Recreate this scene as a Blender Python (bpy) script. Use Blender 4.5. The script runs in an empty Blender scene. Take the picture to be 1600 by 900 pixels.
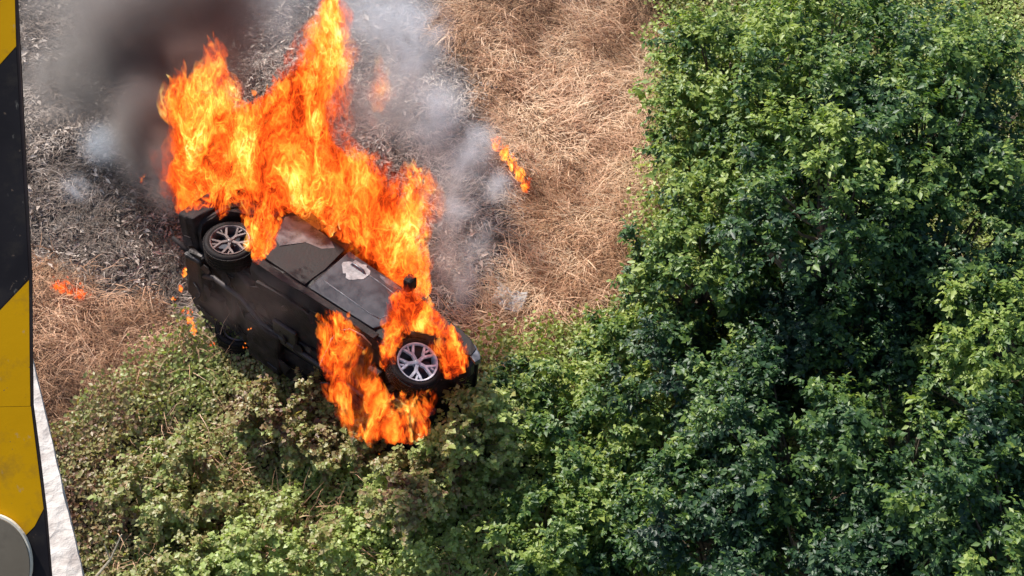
import bpy, bmesh, math, random
import numpy as np
from mathutils import Vector, Matrix, Quaternion
random.seed(7)
RNG = np.random.default_rng(11)
R = math.radians
scene = bpy.context.scene
C = scene.collection

# ------------------------------------------------------------------ camera
CAM_H = 9.0
PITCH = 38.0
FPX = 2357.0                       # focal length in photograph pixels (1600 wide)
cam_data = bpy.data.cameras.new('camera')
cam_data.sensor_width = 36.0
cam_data.lens = 36.0 * FPX / 1600.0
cam_data.clip_start = 0.05
cam_data.clip_end = 2000
cam = bpy.data.objects.new('camera', cam_data)
C.objects.link(cam)
cam.location = (0, 0, CAM_H)
cam.rotation_euler = (R(90 - PITCH), 0, 0)
scene.camera = cam
CR = Vector((1, 0, 0))
CU = Vector((0, math.sin(R(PITCH)), math.cos(R(PITCH))))
CB = Vector((0, -math.cos(R(PITCH)), math.sin(R(PITCH))))   # towards the viewer
CP = Vector((0, 0, CAM_H))

# ------------------------------------------------------------------ light
SUN_EL, SUN_AZ = 53.0, -48.0        # azimuth from +Y, negative = towards -X
world = bpy.data.worlds.new('World')
scene.world = world
world.use_nodes = True
wn = world.node_tree.nodes
sky = wn.new('ShaderNodeTexSky')
sky.sky_type = 'NISHITA'
sky.sun_disc = False
sky.sun_elevation = R(SUN_EL)
sky.sun_rotation = R(SUN_AZ)
sky.altitude = 200
bg = wn['Background']
bg.inputs['Strength'].default_value = 0.12
world.node_tree.links.new(sky.outputs[0], bg.inputs['Color'])
sd = bpy.data.lights.new('sun', 'SUN')
sd.energy = 4.8
sd.angle = R(0.53)
sd.color = (1.0, 0.95, 0.87)
sun = bpy.data.objects.new('sun', sd)
C.objects.link(sun)
sun_dir = Vector((math.sin(R(SUN_AZ)) * math.cos(R(SUN_EL)), math.cos(R(SUN_AZ)) * math.cos(R(SUN_EL)), math.sin(R(SUN_EL))))
sun.rotation_euler = sun_dir.to_track_quat('Z', 'Y').to_euler()
sun.location = (-10, 5, 30)
scene.view_settings.view_transform = 'Standard'
scene.view_settings.look = 'None'
scene.view_settings.gamma = 1
scene.view_settings.exposure = 0.68
scene.cycles.use_denoising = True
scene.cycles.transparent_max_bounces = 40
scene.cycles.max_bounces = 7
scene.cycles.diffuse_bounces = 3
scene.cycles.glossy_bounces = 2
scene.cycles.transmission_bounces = 4
scene.cycles.volume_bounces = 1
scene.cycles.volume_max_steps = 256
scene.cycles.use_adaptive_sampling = False

# ------------------------------------------------------------------ numpy noise
_P = RNG.random((64, 64, 64)).astype(np.float64)
def vnoise(p, scale=1.0, seed=0):
    q = np.asarray(p, float) * scale + seed * 17.31 + 1000.0
    i = np.floor(q).astype(int); f = q - i
    f = f * f * (3 - 2 * f)
    out = 0
    for dx in (0, 1):
        for dy in (0, 1):
            for dz in (0, 1):
                w = (f[..., 0] if dx else 1 - f[..., 0]) * (f[..., 1] if dy else 1 - f[..., 1]) * (f[..., 2] if dz else 1 - f[..., 2])
                out = out + w * _P[(i[..., 0] + dx) % 64, (i[..., 1] + dy) % 64, (i[..., 2] + dz) % 64]
    return out
def fbm(p, scale=1.0, seed=0, octs=4):
    a = 0.5; o = 0; t = 0
    for k in range(octs):
        o = o + a * vnoise(p, scale * 2.03 ** k, seed + k); t += a; a *= 0.5
    return o / t
def sstep(a, b, x):
    t = np.clip((x - a) / (b - a), 0, 1)
    return t * t * (3 - 2 * t)

# ------------------------------------------------------------------ terrain
def ground_z(x, y):
    x = np.asarray(x, float); y = np.asarray(y, float)
    d = y - 13.4
    base = -1.5 + 0.36 * np.clip(d, -9.0, 22.0)
    base = base + 0.10 * np.clip(d - 22.0, 0, 400) ** 0.9 
    p = np.stack([x, y, np.zeros_like(x)], -1)
    return base + (fbm(p, 0.35, 3, 3) - 0.5) * 0.5 + (fbm(p, 1.6, 9, 3) - 0.5) * 0.16
def ray(px, py):
    d = CR * ((px - 800) / FPX) + CU * ((450 - py) / FPX) - CB
    return d                                      # unit depth along the view axis
def at(px, py, depth):
    return CP + ray(px, py) * depth
def on_ground(px, py, h=0.0):
    d = ray(px, py); t = 5.0
    for _ in range(400):
        p = CP + d * t
        gap = p.z - (float(ground_z(p.x, p.y)) + h)
        if gap < 0.005: break
        t += max(gap * 0.7, 0.003)
    return CP + d * t
def project(P):
    """world points (n,3) -> photograph pixels"""
    P = np.asarray(P, float) - np.array(CP)
    x = P @ np.array(CR); y = P @ np.array(CU); z = -(P @ np.array(CB))
    return 800 + FPX * x / z, 450 - FPX * y / z

# ------------------------------------------------------------------ helpers
def tag(o, label=None, cat=None, group=None, kind=None):
    if label: o['label'] = label
    if cat: o['category'] = cat
    if group: o['group'] = group
    if kind: o['kind'] = kind
    return o
def link(name, me, mat=None, parent=None):
    o = bpy.data.objects.new(name, me); C.objects.link(o)
    if mat is not None and not me.materials: me.materials.append(mat)
    if parent is not None: o.parent = parent
    return o
def empty(name, loc=(0, 0, 0)):
    o = bpy.data.objects.new(name, None); C.objects.link(o); o.location = loc
    o.empty_display_size = 0.2
    return o
def np_mesh(name, verts, faces, smooth=False, attrs=None):
    """verts (n,3); faces (m,k) all the same k"""
    me = bpy.data.meshes.new(name)
    verts = np.ascontiguousarray(verts, dtype=np.float32); faces = np.ascontiguousarray(faces, dtype=np.int32)
    m, k = faces.shape
    me.vertices.add(len(verts)); me.vertices.foreach_set('co', verts.ravel())
    me.loops.add(m * k); me.loops.foreach_set('vertex_index', faces.ravel())
    me.polygons.add(m); me.polygons.foreach_set('loop_start', np.arange(0, m * k, k, dtype=np.int32))
    try: me.polygons.foreach_set('loop_total', np.full(m, k, dtype=np.int32))
    except Exception: pass
    if smooth: me.polygons.foreach_set('use_smooth', np.ones(m, dtype=bool))
    for an, av in (attrs or {}).items():
        at_ = me.attributes.new(an, 'FLOAT', 'POINT'); at_.data.foreach_set('value', np.ascontiguousarray(av, dtype=np.float32).ravel())
    me.update(calc_edges=True)
    return me
def scatter(name, tv, tf, pos, frames, size, attrs=None, smooth=False):
    """template tv (k,3), tf (f,3or4); pos (n,3), frames (n,3,3) rows = local axes in world, size (n,) or (n,3)"""
    n = len(pos); k = len(tv)
    size = np.asarray(size, float)
    if size.ndim == 1: size = size[:, None].repeat(3, 1)
    loc = tv[None] * size[:, None, :]
    V = np.einsum('nkj,njc->nkc', loc, frames) + pos[:, None, :]
    F = tf[None] + (np.arange(n) * k)[:, None, None]
    at_ = {a: np.repeat(v, k) for a, v in (attrs or {}).items()}
    return np_mesh(name, V.reshape(-1, 3), F.reshape(-1, tf.shape[1]), smooth, at_)
def unit(v): return v / np.maximum(np.linalg.norm(v, axis=-1, keepdims=True), 1e-9)
def frames_from(forward, normal):
    """rows: x = side, y = forward (leaf length), z = normal"""
    f = unit(forward); s = unit(np.cross(f, normal)); z = np.cross(s, f)
    return np.stack([s, f, z], 1)
def bm_obj(name, bm, mat, parent=None, smooth=False, bevel=0):
    if bevel:
        bmesh.ops.bevel(bm, geom=list(bm.edges), offset=bevel, segments=2, affect='EDGES', profile=0.5)
    bmesh.ops.recalc_face_normals(bm, faces=bm.faces)
    me = bpy.data.meshes.new(name); bm.to_mesh(me); bm.free()
    if smooth:
        for p in me.polygons: p.use_smooth = True
    return link(name, me, mat, parent)
def add_box(bm, c, s, m=None):
    r = bmesh.ops.create_cube(bm, size=1)
    for v in r['verts']:
        v.co = Vector((v.co.x * s[0], v.co.y * s[1], v.co.z * s[2]))
        if m is not None: v.co = m @ v.co
        v.co += Vector(c)
    return r['verts']
def add_tube(bm, pts, rad, seg=8, cap=True):
    pts = [Vector(p) for p in pts]
    rads = rad if isinstance(rad, (list, tuple)) else [rad] * len(pts)
    rings = []; up = Vector((0.13, 0.21, 1)).normalized()
    for i, p in enumerate(pts):
        t = (pts[min(i + 1, len(pts) - 1)] - pts[max(i - 1, 0)]).normalized()
        u = t.cross(up)
        if u.length < 1e-3: u = t.cross(Vector((1, 0, 0)))
        u.normalize(); w = t.cross(u)
        rings.append([bm.verts.new(p + (u * math.cos(2 * math.pi * k / seg) + w * math.sin(2 * math.pi * k / seg)) * rads[i]) for k in range(seg)])
    for a, b in zip(rings, rings[1:]):
        for k in range(seg): bm.faces.new((a[k], a[(k + 1) % seg], b[(k + 1) % seg], b[k]))
    if cap:
        bm.faces.new(rings[0][::-1]); bm.faces.new(rings[-1])
def add_lathe(bm, prof, seg=32, axis='y'):
    """prof: (radius, along) pairs, closed loop when first == last"""
    rings = []
    for r, h in prof:
        ring = []
        for k in range(seg):
            a = 2 * math.pi * k / seg
            ring.append(bm.verts.new((r * math.cos(a), h, r * math.sin(a))))
        rings.append(ring)
    for a, b in zip(rings, rings[1:]):
        for k in range(seg): bm.faces.new((a[k], a[(k + 1) % seg], b[(k + 1) % seg], b[k]))
    return rings
def add_prism(bm, outline, y0, y1):
    """outline: (x,z) points, extruded from y0 to y1"""
    A = [bm.verts.new((x, y0, z)) for x, z in outline]; B = [bm.verts.new((x, y1, z)) for x, z in outline]
    n = len(A)
    bm.faces.new(A); bm.faces.new(B[::-1])
    for i in range(n): bm.faces.new((A[i], B[i], B[(i + 1) % n], A[(i + 1) % n]))

# ------------------------------------------------------------------ materials
class NT:
    def __init__(s, name):
        s.m = bpy.data.materials.new(name); s.m.use_nodes = True
        s.t = s.m.node_tree; s.t.nodes.clear()
        s.out = s.n('ShaderNodeOutputMaterial')
    def n(s, typ, **kw):
        x = s.t.nodes.new(typ)
        for k, v in kw.items():
            if k in x.inputs: s.set(x.inputs[k], v)
            else: setattr(x, k, v)
        return x
    def set(s, inp, v):
        if isinstance(v, bpy.types.NodeSocket): s.t.links.new(v, inp)
        else: inp.default_value = v
    def math(s, op, a, b=None, c=None, clamp=False):
        x = s.n('ShaderNodeMath'); x.operation = op; x.use_clamp = clamp
        s.set(x.inputs[0], a)
        if b is not None: s.set(x.inputs[1], b)
        if c is not None: s.set(x.inputs[2], c)
        return x.outputs[0]
    def mapr(s, v, a, b, c=0.0, d=1.0, kind='LINEAR'):
        x = s.n('ShaderNodeMapRange'); x.interpolation_type = kind
        for i, q in enumerate((v, a, b, c, d)): s.set(x.inputs[i], q)
        return x.outputs[0]
    def noise(s, vec, scale, detail=4, rough=0.55, dist=0.0, dims='3D'):
        x = s.n('ShaderNodeTexNoise'); x.noise_dimensions = dims
        if vec is not None: s.t.links.new(vec, x.inputs['Vector'])
        x.inputs['Scale'].default_value = scale; x.inputs['Detail'].default_value = detail
        x.inputs['Roughness'].default_value = rough; x.inputs['Distortion'].default_value = dist
        return x
    def ramp(s, fac, stops, interp='LINEAR'):
        x = s.n('ShaderNodeValToRGB'); x.color_ramp.interpolation = interp
        e = x.color_ramp.elements
        while len(e) < len(stops): e.new(0.5)
        for q, (p, c) in zip(e, stops): q.position = p; q.color = (*c, 1) if len(c) == 3 else c
        s.t.links.new(fac, x.inputs[0]); return x.outputs[0]
    def mix(s, f, a, b, typ='MIX'):
        x = s.n('ShaderNodeMix'); x.data_type = 'RGBA'; x.blend_type = typ
        s.set(x.inputs[0], f)
        for k, v in ((6, a), (7, b)):
            if isinstance(v, tuple): v = (*v, 1) if len(v) == 3 else v
            s.set(x.inputs[k], v)
        return x.outputs[2]
    def attr(s, name):
        x = s.n('ShaderNodeAttribute'); x.attribute_name = name; return x.outputs['Fac']
    def coord(s, k='Object'): return s.n('ShaderNodeTexCoord').outputs[k]
    def mapping(s, vec, scale=(1, 1, 1), rot=(0, 0, 0)):
        x = s.n('ShaderNodeMapping'); s.t.links.new(vec, x.inputs['Vector'])
        x.inputs['Scale'].default_value = scale; x.inputs['Rotation'].default_value = rot
        return x.outputs[0]
    def bump(s, h, strength=0.3, dist=0.02):
        x = s.n('ShaderNodeBump'); s.t.links.new(h, x.inputs['Height'])
        x.inputs['Strength'].default_value = strength; x.inputs['Distance'].default_value = dist
        return x.outputs[0]
    def principled(s, **kw):
        x = s.n('ShaderNodeBsdfPrincipled')
        for k, v in kw.items():
            k = k.replace('_', ' ')
            if isinstance(v, tuple) and len(v) == 3: v = (*v, 1)
            s.set(x.inputs[k], v)
        return x
    def surf(s, sh): s.t.links.new(sh, s.out.inputs['Surface']); return s.m

def mat_leaf(name, stops, trans=0.35, rough=0.42, spec=0.5, vary=0.42):
    """stops: base colours over the per-leaf tint attribute (age and kind of leaf, plus painted sun and shade)"""
    t = NT(name)
    rnd = t.n('ShaderNodeNewGeometry').outputs['Random Per Island']
    tint = t.attr('tint')
    f = t.math('ADD', tint, t.math('MULTIPLY', t.math('SUBTRACT', rnd, 0.5), vary), clamp=True)
    col = t.ramp(f, stops)
    vn = t.noise(t.coord(), 60, 2)
    col = t.mix(0.25, col, t.ramp(vn.outputs[0], [(0.3, (0.55, 0.6, 0.5)), (0.7, (1.2, 1.15, 1.1))]), 'MULTIPLY')
    p = t.principled(Base_Color=col, Roughness=rough, Specular_IOR_Level=spec)
    tr = t.n('ShaderNodeBsdfTranslucent')
    t.t.links.new(t.mix(1.0, col, (1.25, 1.35, 0.55), 'MULTIPLY'), tr.inputs['Color'])
    ms = t.n('ShaderNodeMixShader'); ms.inputs[0].default_value = trans
    t.t.links.new(p.outputs[0], ms.inputs[1]); t.t.links.new(tr.outputs[0], ms.inputs[2])
    return t.surf(ms.outputs[0])
def mat_blade(name, stops, trans=0.25, rough=0.6):
    t = NT(name)
    rnd = t.n('ShaderNodeNewGeometry').outputs['Random Per Island']
    f = t.math('ADD', t.attr('tint'), t.math('MULTIPLY', t.math('SUBTRACT', rnd, 0.5), 0.5), clamp=True)
    col = t.ramp(f, stops)
    p = t.principled(Base_Color=col, Roughness=rough, Specular_IOR_Level=0.35)
    tr = t.n('ShaderNodeBsdfTranslucent'); t.t.links.new(col, tr.inputs['Color'])
    ms = t.n('ShaderNodeMixShader'); ms.inputs[0].default_value = trans
    t.t.links.new(p.outputs[0], ms.inputs[1]); t.t.links.new(tr.outputs[0], ms.inputs[2])
    return t.surf(ms.outputs[0])
def mat_simple(name, c0, c1, scale=8, rough=(0.5, 0.8), metal=0.0, bump=0.3, bdist=0.01, spec=0.5, detail=6):
    t = NT(name); co = t.coord()
    n = t.noise(co, scale, detail, 0.62)
    col = t.ramp(n.outputs[0], [(0.32, c0), (0.68, c1)])
    n2 = t.noise(co, scale * 5, 4)
    p = t.principled(Base_Color=col, Roughness=t.mapr(n.outputs[0], 0.3, 0.7, *rough), Metallic=metal, Specular_IOR_Level=spec,
                     Normal=t.bump(n2.outputs[0], bump, bdist))
    return t.surf(p.outputs[0])

# zones of the slope, laid out from where they lie on the ground
def zones(P):
    """burnt (0..1), green (0..1) weights for ground points"""
    x, y = project(P)
    n = fbm(P, 0.9, 21, 4) - 0.5; n2 = fbm(P, 2.6, 31, 3) - 0.5
    # right edge of the burnt ground, in photograph rows
    ex = np.interp(y, [-200, 0, 80, 180, 240, 300, 400, 470, 560], [640, 668, 700, 755, 795, 812, 790, 760, 690])
    burnt = sstep(40, -40, x - ex + n * 160 + n2 * 70)
    by = np.interp(x, [-200, 50, 130, 260, 320, 700, 800], [350, 400, 415, 470, 560, 480, 400])
    burnt = burnt * sstep(35, -35, y - by + n * 160 + n2 * 60)
    gx = np.interp(y, [-300, 0, 120, 260, 400, 460, 520, 560, 640], [1060, 1020, 1030, 1020, 990, 1010, 900, 780, 640])
    green_r = sstep(-25, 30, x - gx + n2 * 60)
    gy = np.interp(x, [-400, 100, 200, 300, 500, 700, 790, 900, 1000], [690, 690, 600, 560, 560, 570, 545, 500, 450])
    green_b = sstep(-25, 30, y - gy + n * 60 + n2 * 60)
    green = np.maximum(green_r, green_b)
    return burnt * (1 - green), green

M = {}
M['bramble'] = mat_leaf('bramble_leaf', [(0.0, (0.14, 0.06, 0.035)), (0.15, (0.30, 0.18, 0.10)), (0.34, (0.36, 0.29, 0.13)), (0.5, (0.34, 0.32, 0.13)), (0.7, (0.32, 0.35, 0.125)), (1.0, (0.40, 0.48, 0.15))], 0.40, 0.45, 0.5, 0.62)
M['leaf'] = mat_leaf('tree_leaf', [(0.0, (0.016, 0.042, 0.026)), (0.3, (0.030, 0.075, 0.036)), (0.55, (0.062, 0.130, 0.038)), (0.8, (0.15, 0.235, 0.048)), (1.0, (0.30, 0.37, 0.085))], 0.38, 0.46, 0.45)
M['straw'] = mat_blade('dry_straw', [(0.0, (0.13, 0.065, 0.035)), (0.3, (0.40, 0.215, 0.115)), (0.6, (0.67, 0.41, 0.255)), (1.0, (0.84, 0.62, 0.42))], 0.25)
M['char'] = mat_blade('charred_straw', [(0.0, (0.030, 0.021, 0.016)), (0.3, (0.115, 0.083, 0.063)), (0.6, (0.27, 0.205, 0.165)), (1.0, (0.58, 0.49, 0.42))], 0.05, 0.75)
M['bark'] = mat_simple('bark', (0.07, 0.05, 0.035), (0.17, 0.13, 0.09), 14, (0.7, 0.9), bump=0.6)
M['twig'] = mat_simple('dry_twig', (0.35, 0.27, 0.18), (0.6, 0.5, 0.36), 20, (0.6, 0.8))

# ------------------------------------------------------------------ ground
def axis(lo, a, b, hi, step):
    mid = np.arange(a, b + 1e-6, step)
    def out(x0, x1):
        v = [x0]; s = step
        while abs(v[-1] - x0) < abs(x1 - x0): s *= 1.25; v.append(v[-1] + math.copysign(s, x1 - x0))
        v[-1] = x1
        return v
    return np.array(sorted(set(out(a, lo) + list(mid) + out(b, hi))))
gx_ = axis(-400, -7.5, 8.5, 400, 0.06); gy_ = axis(-60, 7.0, 21.0, 700, 0.06)
X, Y = np.meshgrid(gx_, gy_)
Z = ground_z(X, Y)
gp = np.stack([X, Y, Z], -1).reshape(-1, 3)
burn, green = zones(gp)
gp[:, 2] += (fbm(gp, 5.0, 4, 3) - 0.5) * 0.10
nx = len(gx_); ny = len(gy_)
ii = (np.arange(ny - 1)[:, None] * nx + np.arange(nx - 1)[None]).ravel()
gm = np_mesh('hillside', gp, np.stack([ii, ii + 1, ii + nx + 1, ii + nx], 1), True, {'burn': burn, 'green': green})
t = NT('soil'); co = t.coord()
n1 = t.noise(co, 2.2, 8, 0.65); n2 = t.noise(co, 14, 6, 0.65); n3 = t.noise(co, 45, 4, 0.6)
dry = t.ramp(n2.outputs[0], [(0.3, (0.15, 0.09, 0.055)), (0.5, (0.30, 0.19, 0.115)), (0.7, (0.44, 0.30, 0.18))])
ash = t.ramp(n2.outputs[0], [(0.33, (0.035, 0.029, 0.026)), (0.52, (0.13, 0.11, 0.098)), (0.68, (0.34, 0.30, 0.27))])
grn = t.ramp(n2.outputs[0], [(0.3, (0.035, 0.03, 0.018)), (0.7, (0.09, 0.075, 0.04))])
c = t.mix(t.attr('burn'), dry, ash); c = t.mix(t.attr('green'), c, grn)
hh = t.math('ADD', t.math('MULTIPLY', n2.outputs[0], 1.0), t.math('MULTIPLY', n3.outputs[0], 0.5))
p = t.principled(Base_Color=c, Roughness=0.92, Specular_IOR_Level=0.2, Normal=t.bump(hh, 0.9, 0.05))
M['soil'] = t.surf(p.outputs[0])
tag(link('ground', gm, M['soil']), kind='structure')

# ------------------------------------------------------------------ leaf and blade templates
LEAF_V = np.array([(0, 0, 0), (0, .5, -.07), (0, 1, -.16), (-.29, .42, .05), (.29, .42, .05)], float)
LEAF_F = np.array([(0, 1, 3), (1, 2, 3), (0, 4, 1), (1, 4, 2)])
BROAD_V = np.array([(0, 0, 0), (0, .55, -.05), (0, 1, -.14), (-.42, .45, .07), (.42, .45, .07)], float)
SMALL_V = np.array([(0, 0, 0), (0, 1, -.10), (-.38, .45, .10), (.38, .45, .10)], float)
SMALL_F = np.array([(0, 1, 2), (0, 3, 1)])
BLADE_V = np.array([(-.5, 0, 0), (.5, 0, 0), (-.4, .5, .10), (.4, .5, .10), (0, 1, -.06)], float)
BLADE_F = np.array([(0, 1, 3), (0, 3, 2), (2, 3, 4)])
def rand_unit(n):
    v = RNG.normal(size=(n, 3)); return unit(v)

def ground_sample(n, x0, x1, y0, y1):
    p = np.stack([RNG.uniform(x0, x1, n), RNG.uniform(y0, y1, n), np.zeros(n)], -1)
    p[:, 2] = ground_z(p[:, 0], p[:, 1]); return p

def blade_field(name, pts, length, width, upness, mat, tint, lift=0.0, seed=40):
    n = len(pts)
    ang = fbm(pts, 0.8, seed, 3) * 9.0 + RNG.normal(size=n) * 0.75
    f = np.stack([np.cos(ang), np.sin(ang), np.zeros(n)], -1)
    f[:, 1] *= 0.9
    up = upness * RNG.uniform(-0.1, 1.2, n) * (0.5 + 1.3 * fbm(pts, 1.3, seed + 5, 2))
    f[:, 2] = up + 0.36 * f[:, 1]
    fr = frames_from(f, rand_unit(n) * 0.6 + np.array([0, -0.2, 1.0]))
    L = RNG.uniform(*length, n); W = RNG.uniform(*width, n)
    q = pts.copy(); q[:, 2] += RNG.uniform(0, 1, n) ** 1.5 * lift
    me = scatter(name, BLADE_V, BLADE_F, q, fr, np.stack([W, L, L], 1), {'tint': tint})
    return link(name, me, mat)

# dry matted straw
P = ground_sample(300000, -7.5, 8.5, 7.5, 21.5)
b, g = zones(P)
keep = RNG.random(len(P)) < (1 - b) ** 1.5 * (1 - 0.93 * g)
S = P[keep]
mound = fbm(S, 1.1, 61, 3)
tint = np.clip(0.58 + (fbm(S, 0.7, 51, 3) - 0.5) * 0.9 + (fbm(S, 3.6, 52, 3) - 0.5) * 1.9, 0, 1)
sx, sy = project(S)
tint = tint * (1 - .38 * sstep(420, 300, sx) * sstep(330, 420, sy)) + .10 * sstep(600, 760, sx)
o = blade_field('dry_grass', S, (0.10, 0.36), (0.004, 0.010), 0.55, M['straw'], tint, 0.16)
tag(o, 'matted dry tan grass covering the slope between the burnt ground and the trees', 'grass', kind='stuff')
# charred stubble
P = ground_sample(260000, -7.5, 4.0, 9.5, 21.5)
b, g = zones(P)
S = P[RNG.random(len(P)) < b * 0.85]
xx_, yy_ = project(S)
tint = np.clip(0.44 + .30 * sstep(560, 700, xx_) + (fbm(S, 1.5, 71, 3) - 0.5) * 0.8 + (fbm(S, 6, 72, 2) - 0.5) * 1.0, 0, 1)
o = blade_field('burnt_grass', S, (0.04, 0.20), (0.004, 0.012), 0.45, M['char'], tint, 0.05, 43)
tag(o, 'charred grey and black stubble on the burnt part of the slope', 'grass', kind='stuff')
# dry stems standing among the brambles
P = ground_sample(90000, -5.5, 4.0, 8.0, 16.5)
b, g = zones(P); xx_, yy_ = project(P)
S = P[RNG.random(len(P)) < g * sstep(960, 700, xx_) * sstep(.44, .62, fbm(P, 1.4, 120, 3)) * .28]
S[:, 2] += .12
tint = np.clip(.40 + (fbm(S, 2.0, 121, 3) - .5) * 1.1, 0, 1)
o = blade_field('dry_stems', S, (0.12, 0.38), (0.004, 0.010), 0.9, M['straw'], tint, 0.35, 47)
tag(o, 'dead brown stems and grass standing up through the brambles', 'dry stems', kind='stuff')
# flakes of ash and burnt leaf litter
P = ground_sample(110000, -7.5, 4.0, 9.5, 21.5)
b, g = zones(P)
S = P[RNG.random(len(P)) < (b * 0.95) * sstep(0.38, 0.6, fbm(P, 2.2, 81, 3))]
n = len(S)
fr = frames_from(rand_unit(n) * np.array([1, 1, 0.35]), rand_unit(n) * 0.7 + np.array([0, -0.3, 1.0]))
sz = 0.025 + 0.095 * RNG.random(n) ** 2; S[:, 2] += RNG.uniform(0.01, 0.05, n)
tint = np.clip(0.76 + (fbm(S, 3, 83, 3) - 0.5) * 1.2, 0, 1)
o = link('leaf_litter', scatter('leaf_litter', SMALL_V, SMALL_F, S, fr, np.stack([sz * .55, sz * 1.2, sz], 1), {'tint': tint}), M['char'])
tag(o, 'pale ash flakes and scorched leaf litter on the blackened slope', 'leaf litter', kind='stuff')

# ------------------------------------------------------------------ brambles and shrubs
def cover(name, n, mask_fn, mat, size, height_fn, tint_fn, box):
    P = ground_sample(n, *box)
    S = P[RNG.random(n) < mask_fn(P)]
    k = len(S)
    h = height_fn(S)
    S0 = S.copy()
    S[:, 2] += h * (1 - 0.55 * RNG.random(k) ** 2.2)
    e = 0.05
    hx = height_fn(S0 + np.array([e, 0, 0])) + ground_z(S0[:, 0] + e, S0[:, 1]); hy = height_fn(S0 + np.array([0, e, 0])) + ground_z(S0[:, 0], S0[:, 1] + e)
    h0 = h + ground_z(S0[:, 0], S0[:, 1])
    nrm = unit(np.stack([-(hx - h0) / e, -(hy - h0) / e, np.ones(k)], -1))
    nr = unit(nrm + rand_unit(k) * 0.75)
    fw = rand_unit(k); fw = fw - (fw * nr).sum(-1, keepdims=True) * nr
    fr = frames_from(fw, nr)
    sz = RNG.uniform(*size, k)
    return link(name, scatter(name, SMALL_V, SMALL_F, S, fr, sz, {'tint': tint_fn(S0)}), mat)
def bramble_h(P):
    x, y = project(P)
    near = np.exp(-(((x - 335) / 85) ** 2 + ((y - 575) / 55) ** 2) * 1.2)
    return (1 - .72 * near) * (0.12 + 0.75 * np.clip(fbm(P, 0.75, 91, 3) - 0.28, 0, 1) + 0.30 * (fbm(P, 2.4, 95, 2) - 0.3))
def bramble_tint(P):
    x, y = project(P)
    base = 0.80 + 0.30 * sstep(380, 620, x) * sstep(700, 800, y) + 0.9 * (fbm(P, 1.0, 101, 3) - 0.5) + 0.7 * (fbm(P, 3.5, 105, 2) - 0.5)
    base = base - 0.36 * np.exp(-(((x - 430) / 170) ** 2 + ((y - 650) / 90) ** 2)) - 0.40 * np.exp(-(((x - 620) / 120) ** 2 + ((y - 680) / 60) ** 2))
    base = base - 0.2 * sstep(250, 120, x) - 0.12 * sstep(460, 380, x)  # darker towards the left; shade painted into the leaves at the far left
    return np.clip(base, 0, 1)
def bramble_mask(P):
    b, g = zones(P)
    x, y = project(P)
    return g * 0.97
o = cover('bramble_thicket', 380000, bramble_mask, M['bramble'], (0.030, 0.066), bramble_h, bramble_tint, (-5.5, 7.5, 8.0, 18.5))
tag(o, 'low tangled bramble and ivy cover along the foot of the slope', 'brambles', kind='stuff')

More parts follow.
